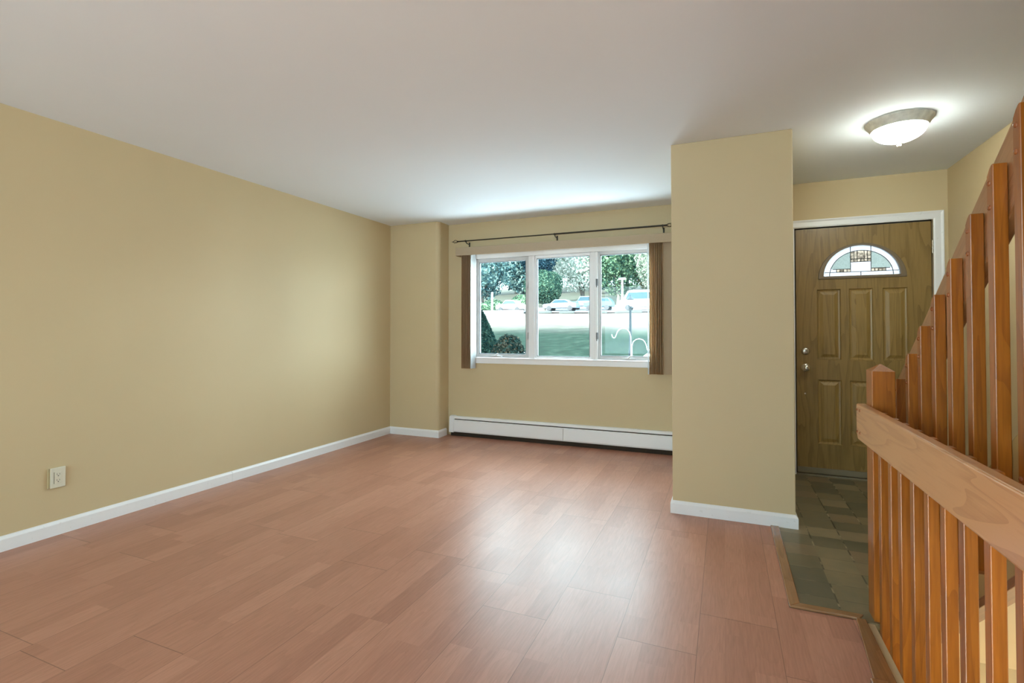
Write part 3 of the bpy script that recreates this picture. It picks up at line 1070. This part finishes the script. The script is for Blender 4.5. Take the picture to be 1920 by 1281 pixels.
# ================================================================ GUARD RAILING
def rod_plug(parent, x, y, z, r=0.0065):
    m = MB(); m.lathe([(0.0, -0.0045), (r * 0.6, -0.004), (r, -0.001), (r, 0.001), (0.0, 0.001)], (x, y, z), 'X', 12)
    return obj('screw_plug', m, 'plug_wood', parent, smooth=True)


gr = thing('guard_railing', 'level oak guard railing with newel post along the stair well edge', 'railing', (0.56, 2.56, 0))
GX = 0.560
m = MB()
px0, px1, py0, py1 = GX, GX + 0.082, 2.515, 2.605
m.box(px0, px1, py0, py1, -0.27, 1.030)
m.add([(px0, py0, 1.030), (px1, py0, 1.030), (px1, py1, 1.030), (px0, py1, 1.030), ((px0 + px1) / 2, (py0 + py1) / 2, 1.060)], [(0, 1, 4), (1, 2, 4), (2, 3, 4), (3, 0, 4)])
obj('newel_post', m, 'baluster_wood', gr, 0.003)
gy_list = [2.402, 2.270, 2.155, 2.027, 1.899, 1.772, 1.650, 1.508, 1.370, 1.235, 1.10, 0.965, 0.83, 0.695]
for y in gy_list:
    m = MB(); m.box(GX, GX + 0.030, y, y + 0.033, -0.27, 0.872)
    obj('baluster', m, 'baluster_wood', gr, 0.0025)
m = MB()
m.prism([(2.612, 0.755), (2.612, 0.876), (2.607, 0.884), (0.50, 0.884), (0.50, 0.731), (2.590, 0.731)], 'X', GX - 0.036, GX - 0.0004)
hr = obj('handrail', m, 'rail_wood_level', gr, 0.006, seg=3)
for (y, z) in ((2.590, 0.860), (2.545, 0.860), (2.590, 0.765), (2.545, 0.765)):
    rod_plug(hr, GX - 0.036, y, z, 0.0055)

# ================================================================ STAIRS UP AND THEIR RAILING
SL = 0.775
SX = 0.714


def ztop(y): return 0.938 + SL * (1.743 - y)      # top edge of the stringer


def zbot(y): return 0.514 + SL * (1.777 - y)      # bottom edge incl. trim


st = thing('staircase', 'oak staircase rising toward the camera along the right wall', 'staircase', (1.15, 2.9, 0))
m = MB()
ya, yb_ = WELL - 0.022, -0.45
m.prism([(ya, zbot(ya) + 0.03), (ya, min(0.0, ztop(ya))), (ya, ztop(ya)), (yb_, ztop(yb_)), (yb_, zbot(yb_) + 0.03)], 'X', SX, SX + 0.035)
obj('stringer', m, 'skirt_paint', st, 0.003)
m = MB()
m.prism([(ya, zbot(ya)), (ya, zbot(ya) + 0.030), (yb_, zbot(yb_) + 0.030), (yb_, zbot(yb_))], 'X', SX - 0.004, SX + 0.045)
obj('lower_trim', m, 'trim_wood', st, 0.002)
m = MB()
m.prism([(ya - 0.03, zbot(ya - 0.03) + 0.012), (ya - 0.03, zbot(ya - 0.03) + 0.03), (yb_, zbot(yb_) + 0.03), (yb_, zbot(yb_) + 0.012)], 'X', SX + 0.045, XR - 0.012)
obj('soffit', m, 'cream_paint', st)
rise, run = 0.194, 0.250
k = 1
while k <= 12:
    y_front = 2.655 - run * (k - 1)
    z = rise * k
    m = MB(); m.box(SX + 0.036, XR - 0.012, y_front - run - 0.01, y_front + 0.03, z - 0.03, z)
    obj('tread', m, 'tread_wood', st, 0.006)
    m = MB(); m.box(SX + 0.036, XR - 0.012, y_front - 0.015, y_front, z - rise, z - 0.03)
    obj('riser', m, 'white_trim', st)
    k += 1

sr = thing('stair_railing', 'sloping oak stair railing with square balusters screwed to the rail', 'railing', (0.70, 2.7, 0.5))


def zr(y): return 1.617 + SL * (1.953 - y)        # top of the sloping rail


m = MB()
yA, yC = 2.80, -0.2
m.prism([(yA, zr(yA)), (yC, zr(yC)), (yC, zr(yC) - 0.235), (yA, zr(yA) - 0.235)], 'X', SX + 0.001, SX + 0.036)
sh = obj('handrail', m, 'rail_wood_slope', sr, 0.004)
BX = 0.680
ys = [2.795, 2.652, 2.503, 2.359, 2.218, 2.076, 1.927, 1.786, 1.643, 1.50, 1.357, 1.214, 1.071, 0.93, 0.787, 0.644]
zt = lambda y: 1.325 + 0.768 * (2.218 - y)        # baluster top at its near face
zb = lambda y: 0.53 + 0.73 * (1.87 - y)
for y in ys:
    m = MB()
    a, b = y, y + 0.034
    top = zt(y)
    prof = [(b, zb(b)), (a, zb(a)), (a, top), (a + 0.008, top - 0.001), (a + 0.020, top - 0.010), (b, top - 0.028)]
    m.prism(prof, 'X', BX, BX + 0.0335)
    bo = obj('baluster', m, 'baluster_wood', sr, 0.0025)
    for dz in (0.050, 0.118):
        rod_plug(bo, BX, y + 0.019, top - dz, 0.0075)
    for dz in (0.06, 0.13):
        rod_plug(bo, BX, y + 0.019, zb(y) + dz, 0.0075)

# ================================================================ OUTSIDE
random.seed(7)


def gz(x, y):
    """height of the ground outside"""
    if y < 8: z = -0.35
    elif y < 20: z = -0.35 + (y - 8) / 12 * 0.43
    elif y < 60: z = 0.08 + (y - 20) / 40 * 3.48
    elif y < 92: z = 3.56 + (y - 60) * 0.085
    else: z = 6.28 + (y - 92) * 0.16
    if y > 14:
        z += 0.10 * math.sin(x * 0.21 + 1.0) * math.sin(y * 0.13)
    return z


m = MB()
xs_ = [-100 + 4 * i for i in range(38)]
ys_ = [YW + 0.5] + [6.5 + 2.0 * i for i in range(68)]
v = [(x, y, gz(x, y)) for y in ys_ for x in xs_]
nx = len(xs_)
f = [(j * nx + i, j * nx + i + 1, (j + 1) * nx + i + 1, (j + 1) * nx + i) for j in range(len(ys_) - 1) for i in range(nx - 1)]
m.add(v, f)
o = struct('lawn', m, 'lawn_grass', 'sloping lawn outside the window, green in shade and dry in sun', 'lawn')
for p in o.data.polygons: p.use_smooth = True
m = MB()
v, f = [], []
py = [58 + 1.5 * i for i in range(14)]
pxs = [-60 + 4 * i for i in range(15)]
v = [(x, y, gz(x, y) + 0.12) for y in py for x in pxs] + [(x, y, gz(x, y) - 0.3) for y in py for x in pxs]
n_ = len(pxs); tot = len(py) * n_
for j in range(len(py) - 1):
    for i in range(n_ - 1):
        f.append((j * n_ + i, j * n_ + i + 1, (j + 1) * n_ + i + 1, (j + 1) * n_ + i))
m.add(v, f)
struct('parking_lot', m, 'asphalt', 'sunlit pale parking lot above the lawn', 'pavement')
for k_, (x, w) in enumerate(((-20.0, 1.8), (-17.2, 1.8), (-13.5, 2.2), (-10.0, 3.0), (-6.4, 1.2))):
    m = MB(); zz = gz(x, 57.5)
    m.prism([(x - w / 2, zz + 0.05), (x + w / 2, zz + 0.05), (x + w / 2, zz + 0.30), (x - w / 2, zz + 0.30)], 'Y', 57.4, 57.65)
    lab = ['leftmost low grey curb piece at the parking lot edge', 'second low grey curb piece from the left at the lot edge', 'low grey curb piece right of the window mullion at the lot edge', 'long grey curb piece behind the lamp post at the lot edge', 'short grey curb piece at the right end of the lot edge'][k_]
    tag(obj('curb', m, 'curb_stone', None, 0.02), lab, 'curb', 'curb pieces along the parking lot edge')


def leaves(center, radii, count, size, flatten=0.0, shell=0.55, cone=False):
    m = MB()
    cx, cy, cz = center
    rx, ry_, rz_ = radii
    lobes = []
    for k in range(9):
        u = random.uniform(-1, 1); t = random.uniform(0, 2 * math.pi); s = math.sqrt(1 - u * u)
        lobes.append(Vector((s * math.cos(t), s * math.sin(t), u)))
    for k in range(count):
        while True:
            d = Vector((random.uniform(-1, 1), random.uniform(-1, 1), random.uniform(-1, 1)))
            if 0.05 < d.length < 1: break
        d.normalize()
        lob = max(d.dot(l) for l in lobes)
        r = (shell + (1 - shell) * random.random() ** 0.5) * (0.80 + 0.22 * max(0, lob) ** 3)
        if cone:
            hh = random.random() ** 1.25
            wr = (1 - hh) ** 0.8 * (0.75 + 0.25 * random.random())
            t = random.uniform(0, 2 * math.pi)
            p = Vector((cx + rx * wr * math.cos(t), cy + ry_ * wr * math.sin(t), cz - rz_ + 2 * rz_ * hh))
            d = Vector((math.cos(t), math.sin(t), 0.4)).normalized()
        else:
            p = Vector((cx + rx * d.x * r, cy + ry_ * d.y * r, cz + rz_ * d.z * r))
        nrm = (d + Vector((random.gauss(0, .5), random.gauss(0, .5), random.gauss(0, .5)))).normalized()
        a = nrm.orthogonal().normalized()
        a = (Matrix.Rotation(random.uniform(0, 6.28), 3, nrm) @ a)
        b = nrm.cross(a)
        s = size * random.uniform(0.6, 1.3)
        q = nrm * s * 0.2
        m.add([p - a * s + q * -1, p - b * s * 0.55 + q, p + a * s - q, p + b * s * 0.55 + q], [(0, 1, 2, 3)])
    return m


def raw(name, mb, mat, parent=None):
    """foliage mesh: no welding"""
    me = bpy.data.meshes.new(name)
    off = Vector(parent.location) if parent is not None else Vector((0, 0, 0))
    me.from_pydata([tuple(Vector(v) - off) for v in mb.v], [], mb.f)
    me.materials.append(MATS[mat])
    o = bpy.data.objects.new(name, me)
    COL.objects.link(o)
    if parent is not None: o.parent = parent
    return o


def blob(center, radii, amp=0.12, sub=3):
    bm = bmesh.new()
    bmesh.ops.create_icosphere(bm, subdivisions=sub, radius=1.0)
    mb = MB()
    for v_ in bm.verts:
        d = v_.co.normalized()
        k_ = 1 + amp * (math.sin(5 * d.x + 2 * d.z) * math.cos(4 * d.y) + 0.5 * math.sin(9 * d.z + 3 * d.x))
        v_.co = Vector((center[0] + d.x * radii[0] * k_, center[1] + d.y * radii[1] * k_, center[2] + d.z * radii[2] * k_))
    bm.verts.index_update()
    mb.add([tuple(v_.co) for v_ in bm.verts], [tuple(v_.index for v_ in f_.verts) for f_ in bm.faces])
    bm.free()
    return mb


def tree(name, x, y, h, rad, mat, label, count=2600, leaf=0.30, base_frac=0.22, group=None, cat='tree', core=None, rz_=None):
    z0 = gz(x, y) if y > YW else -0.35
    t = thing(name, label, cat, (x, y, z0), group)
    rz2 = (h * (1 - base_frac)) / 2
    cz = z0 + h * base_frac + rz2
    lv = leaves((x, y, cz), (rad, rad, rz2), int(count * 1.5), leaf, shell=0.62)
    cm = blob((x, y, cz), (rad * 0.62, rad * 0.62, rz2 * 0.66))
    lv.add(cm.v, cm.f)
    raw('foliage', lv, mat, t)
    m = MB(); m.tube([(x, y, z0 - 0.2), (x + 0.1, y, z0 + h * base_frac), (x, y, cz)], [rad * 0.075, rad * 0.06, rad * 0.03], 8)
    for a in range(3):
        m.tube([(x, y, z0 + h * base_frac * 0.9), (x + rad * 0.4 * math.cos(a * 2.1), y + rad * 0.4 * math.sin(a * 2.1), cz)], [rad * 0.04, rad * 0.015], 6)
    obj('trunk', m, 'bark', t, smooth=True)
    return t


# backdrop row on the hill
G_ = 'trees standing on the far hill'
labs = ['far hill tree at the left edge of the window view', 'second far hill tree from the left', 'bluish far hill tree above the hedge', 'far hill tree seen through the left casement edge',
        'dark blue-green pine crown above the round tree', 'far hill tree behind the pale willow', 'far hill tree behind the window mullion', 'far hill tree behind the white pole',
        'far hill tree near the right blind', 'far hill tree at the right edge of the view']
for k_ in range(10):
    x = -62 + 5.9 * k_
    tree('hill_tree', x, 112 + (k_ % 3) * 5, 27 + (k_ % 2) * 3, 6.5, ['leaf_teal', 'leaf_pine', 'leaf_teal', 'leaf_green'][k_ % 4], labs[k_], count=4600, leaf=0.62, base_frac=0.03, group=G_)
tree('leafy_tree', -33.6, 68, 14.0, 4.6, 'leaf_teal', 'dark teal leafy tree at the left edge of the window view', 4200, 0.26, 0.10)
tree('leafy_tree', -33.0, 84, 16.5, 5.6, 'leaf_teal', 'teal broad tree behind the white post and hedge', 4600, 0.30, 0.10)
tree('pine_tree', -27.8, 76, 17.5, 3.6, 'leaf_pine', 'dark bluish pine rising behind the round tree', 3600, 0.22, 0.2)
tree('round_tree', -21.9, 63, 5.5, 2.75, 'leaf_round', 'round green clipped tree standing in the parking lot', 5200, 0.13, 0.14)
tree('willow_tree', -22.4, 84, 18.0, 6.0, 'leaf_pale', 'pale silvery willow-like tree in the middle pane', 7000, 0.24, 0.10)
tree('maple_tree', -15.8, 82, 17.5, 6.2, 'leaf_green', 'big green tree behind the white pole in right pane', 6200, 0.26, 0.08)
tree('maple_tree', -11.2, 86, 12.0, 3.6, 'leaf_yellow', 'yellow-green tree touched with orange in the right pane', 3600, 0.24, 0.12)
tree('willow_tree', -9.0, 74, 15.0, 3.0, 'leaf_sage', 'pale feathery tree beside the right blind', 4600, 0.20, 0.08)
# hedge and low wall beyond the lawn at the left
for k_, (x, y, r, hh, mt, lab) in enumerate(((-30.8, 66, 2.2, 1.5, 'leaf_green', 'low green hedge behind the white post'), (-26.6, 68, 2.4, 2.1, 'leaf_green', 'rounded green hedge beside the left mullion'), (-29.5, 50, 0.0, 0, '', ''))):
    if r == 0: continue
    z0 = gz(x, y)
    lv = leaves((x, y, z0 + hh * 0.5), (r, 1.0, hh * 0.62), 1500, 0.13, shell=0.75)
    cm = blob((x, y, z0 + hh * 0.45), (r * 0.85, 0.8, hh * 0.5)); lv.add(cm.v, cm.f)
    tag(raw('hedge', lv, mt), lab, 'hedge')
z0 = gz(-28, 57)
m = MB(); m.box(-30.5, -22.5, 56.9, 57.15, z0 - 0.2, z0 + 0.42)
tag(obj('low_wall', m, 'post_white', None, 0.02), 'low white wall at the far edge of the lawn', 'wall')
m = MB(); z0 = gz(-26.2, 56); m.box(-26.3, -26.1, 55.9, 56.1, z0 - 0.2, z0 + 2.7)
tag(obj('white_post', m, 'post_white', None, 0.02), 'slim white post in front of the hedge', 'post')

# white light pole in the right pane
x, y = -12.05, 65.0; z0 = gz(x, y)
t = thing('light_pole', 'slim white parking lot light pole in front of the trees', 'light pole', (x, y, z0))
m = MB(); m.tube([(x, y, z0), (x, y, z0 + 4.0)], [0.16, 0.11], 10); obj('pole', m, 'post_white', t, smooth=True)
m = MB(); m.box(x - 0.45, x + 0.45, y - 0.2, y + 0.2, z0 + 3.9, z0 + 4.15); obj('lamp_head', m, 'post_white', t, 0.05)

# garden lamp post
x, y = -3.42, 20.0; z0 = gz(x, y)
x = -0.1700 * y
t = thing('lamp_post', 'dark blue-grey garden lamp post with glass lantern on the lawn', 'lamp post', (x, y, z0))
m = MB(); m.tube([(x, y, z0 - 0.1), (x, y, z0 + 0.35), (x, y, z0 + 0.4), (x, y, z0 + 2.02)], [0.085, 0.08, 0.055, 0.045], 12); obj('pole', m, 'lamp_blue', t, smooth=True)
m = MB(); m.lathe([(0.0, 2.0), (0.10, 2.02), (0.06, 2.06), (0.07, 2.08)], (x, y, z0), 'Z', 16)
for k_ in range(4):
    a = math.pi / 4 + k_ * math.pi / 2
    m.tube([(x + 0.07 * math.cos(a), y + 0.07 * math.sin(a), z0 + 2.08), (x + 0.12 * math.cos(a), y + 0.12 * math.sin(a), z0 + 2.34)], 0.008, 6)
m.lathe([(0.17, 2.34), (0.14, 2.38), (0.05, 2.46), (0.02, 2.49), (0.02, 2.53), (0.0, 2.55)], (x, y, z0), 'Z', 16)
m.lathe([(0.17, 2.34), (0.0, 2.34)], (x, y, z0), 'Z', 16)
obj('lantern', m, 'lamp_blue', t)
m = MB(); m.lathe([(0.06, 2.09), (0.105, 2.33)], (x, y, z0), 'Z', 4); obj('lantern_glass', m, 'clear_glass', t)

# twin shepherd hook
x, y = -1.430, 8.5; z0 = -0.30
hk = thing('shepherd_hook', 'white double-arm shepherd hook stuck in the lawn outside', 'garden hook', (x, y, z0))
m = MB()
P = [(-1.756, 1.146), (-1.745, 1.105), (-1.722, 1.084), (-1.698, 1.095), (-1.680, 1.137), (-1.665, 1.185), (-1.632, 1.227), (-1.568, 1.252), (-1.500, 1.232), (-1.460, 1.180), (-1.440, 1.103), (-1.438, 0.78), (-1.438, z0)]
m.tube([(a, y, b) for a, b in P], 0.0058, 8)
obj('tall_arm', m, 'hook_white', hk, smooth=True)
m = MB()
P = [(-1.420, z0), (-1.420, 0.85), (-1.420, 0.961), (-1.400, 1.025), (-1.355, 1.062), (-1.298, 1.075), (-1.240, 1.055), (-1.205, 1.010), (-1.184, 0.945), (-1.175, 0.90), (-1.155, 0.88), (-1.135, 0.90)]
m.tube([(a, y, b) for a, b in P], 0.0058, 8)
obj('short_arm', m, 'hook_white', hk, smooth=True)
# hanging feeder on the short arm
fd = thing('bird_feeder', 'white hanging bird feeder on the short arm of the hook', 'bird feeder', (-1.155, y, 0.68))
m = MB(); m.tube([(-1.155, y, 0.893), (-1.155, y, 0.83)], 0.006, 8); obj('hanger', m, 'hook_white', fd)
m = MB(); m.lathe([(0.0, 0.835), (0.03, 0.83), (0.085, 0.79), (0.09, 0.782), (0.0, 0.785)], (-1.155, y, 0), 'Z', 20); obj('roof', m, 'hook_white', fd, smooth=True)
m = MB(); m.lathe([(0.0, 0.69), (0.045, 0.69), (0.045, 0.785), (0.0, 0.785)], (-1.155, y, 0), 'Z', 20); obj('seed_tube', m, 'siding', fd, smooth=True)
m = MB(); m.lathe([(0.0, 0.68), (0.09, 0.684), (0.095, 0.695), (0.0, 0.692)], (-1.155, y, 0), 'Z', 20); obj('tray', m, 'hook_white', fd, smooth=True)

# evergreens by the window
t = thing('evergreen_shrub', 'dark cone-shaped evergreen shrub close outside the left pane', 'shrub', (-4.10, 8.3, -0.35))
lv = leaves((-4.10, 8.3, 0.58), (0.78, 0.62, 0.98), 24000, 0.036, cone=True)
cm = MB(); cm.lathe([(0.40, 0), (0.37, 0.3), (0.29, 0.8), (0.17, 1.15), (0.05, 1.4), (0.0, 1.45)], (-4.10, 8.3, -0.35), 'Z', 18); lv.add(cm.v, cm.f)
raw('foliage', lv, 'leaf_dark', t)
m = MB(); m.tube([(-4.10, 8.3, -0.4), (-4.10, 8.3, 0.5)], 0.05, 8); obj('trunk', m, 'bark', t)
t = thing('round_shrub', 'low rounded shrub with russet tips right of the evergreen', 'shrub', (-3.36, 7.7, -0.35))
lv = leaves((-3.36, 7.7, 0.52), (0.36, 0.36, 0.74), 9000, 0.028, shell=0.72)
cm = blob((-3.36, 7.7, 0.46), (0.27, 0.27, 0.60), 0.06); lv.add(cm.v, cm.f)
raw('foliage', lv, 'leaf_russet', t)
m = MB(); m.tube([(-3.36, 7.7, -0.4), (-3.36, 7.7, 0.3)], 0.03, 8); obj('trunk', m, 'bark', t)
z0 = -0.35
t = thing('garden_box', 'white garden box on the lawn behind the round shrub', 'box', (-4.34, 10.6, z0))
m = MB(); m.box(-4.50, -4.17, 10.4, 10.8, z0 + 0.02, z0 + 1.02); obj('body', m, 'post_white', t, 0.02)
m = MB(); m.box(-4.53, -4.14, 10.36, 10.84, z0 + 1.02, z0 + 1.08); obj('lid', m, 'sash_vinyl', t, 0.01)


def car(name, label, cx, cy, L, W, Hh, paint, kind='sedan', rz_=0.0, lift=0.12):
    """length along x; local build then turned"""
    z0 = gz(cx, cy) + lift
    t = thing(name, label, 'car' if kind != 'van' else 'van', (cx, cy, z0), 'cars parked above the lawn')
    t.rotation_euler = (0, 0, rz_)

    def part(nm, mb, mat, par=t, bev=0.0, sm=False):
        me_off = MB(); me_off.v = [(a + cx, b + cy, c_ + z0) for a, b, c_ in mb.v]; me_off.f = mb.f
        return obj(nm, me_off, mat, par, bev, sm)
    h = L / 2
    if kind == 'sedan':
        prof = [(-h, 0.35), (-h, 0.75), (-h * 0.96, 0.88), (-h * 0.55, 0.95), (-h * 0.28, Hh), (h * 0.35, Hh), (h * 0.68, 1.0), (h * 0.97, 0.95), (h, 0.6), (h, 0.35)]
        gl = [(-h * 0.48, 0.98), (-h * 0.26, Hh - 0.07), (h * 0.33, Hh - 0.07), (h * 0.58, 1.0)]
    elif kind == 'van':
        prof = [(-h, 0.4), (-h, 1.1), (-h * 0.80, 1.25), (-h * 0.62, Hh - 0.1), (-h * 0.5, Hh), (h * 0.94, Hh), (h, Hh - 0.15), (h, 0.4)]
        gl = [(-h * 0.70, 1.30), (-h * 0.58, Hh - 0.25), (h * 0.85, Hh - 0.25), (h * 0.85, 1.30)]
    else:
        prof = [(-h, 0.45), (-h, 1.0), (-h * 0.45, 1.1), (-h * 0.28, Hh), (h * 0.75, Hh), (h * 0.95, 1.1), (h, 0.9), (h, 0.45)]
        gl = [(-h * 0.38, 1.12), (-h * 0.25, Hh - 0.08), (h * 0.70, Hh - 0.08), (h * 0.84, 1.12)]
    m = MB(); m.prism(prof, 'Y', -W / 2, W / 2); part('body', m, paint, bev=0.08)
    for s in (-1, 1):
        m = MB(); m.prism(gl, 'Y', s * (W / 2 + 0.005), s * (W / 2 - 0.03)); part('side_window', m, 'car_glass')
        for xx in (-h * 0.62, h * 0.62):
            m = MB(); m.lathe([(0.0, 0.02), (0.20, 0.02), (0.32, 0.0), (0.33, -0.2), (0.0, -0.2)], (xx, s * W / 2, 0.33), 'Y', 18)
            if s < 0:
                m = MB(); m.lathe([(0.0, -0.02), (0.20, -0.02), (0.32, 0.0), (0.33, 0.2), (0.0, 0.2)], (xx, s * W / 2, 0.33), 'Y', 18)
            part('wheel', m, 'tyre', sm=True)
    return t


car('parked_car', 'silver-blue sedan parked in the middle pane', -19.1, 61.5, 4.4, 1.8, 1.42, 'car_silver', 'sedan')
car('parked_car', 'light blue sport utility car behind the silver sedan', -16.9, 65.5, 4.6, 1.9, 1.70, 'car_silver', 'suv')
car('parked_car', 'teal blue car at the left side of the right pane', -14.6, 63.0, 3.6, 1.8, 1.55, 'car_blue', 'suv')
car('parked_van', 'big white van parked beside the right blind', -8.6, 61.0, 6.2, 2.1, 2.35, 'car_white', 'van')
car('parked_car', 'small white car beyond the low wall in the left pane', -24.6, 58.2, 3.6, 1.7, 1.45, 'car_white', 'sedan')

# trees behind and beside the house whose shade falls on the lawn
Gs = 'tall shade trees beside the house'
for k_, (x, y, h, r) in enumerate(((-15.5, 3.0, 15.5, 6.0), (-25.0, 6.0, 16.5, 6.5), (-35.5, 4.0, 15.0, 6.5), (-20.0, -8.0, 20.0, 7.0), (-32.0, -8.0, 21.0, 7.0))):
    tree('shade_tree', x, y, h, r, 'leaf_dark', ['tall shade tree just left of the house, out of the picture', 'second tall shade tree left of the house', 'third tall shade tree left of the house', 'tall shade tree behind the house', 'farthest tall shade tree behind the house'][k_], 2600, 0.55, 0.12, Gs)

# exterior upper storey and roof of the house: it shades the ground before the window
m = MB()
m.box(XL - 0.15, XR + 6.0, 5.0, YW + 0.16, H + 0.3, 5.4)
m.prism([(XL - 0.15, 5.4), (XR + 6.0, 5.4), (XR + 6.0, 5.55), (XL - 0.15, 5.55)], 'Y', -3.2, YW + 0.6)
struct('roof', m, 'siding', 'upper storey front and roof slab of the house', 'roof')
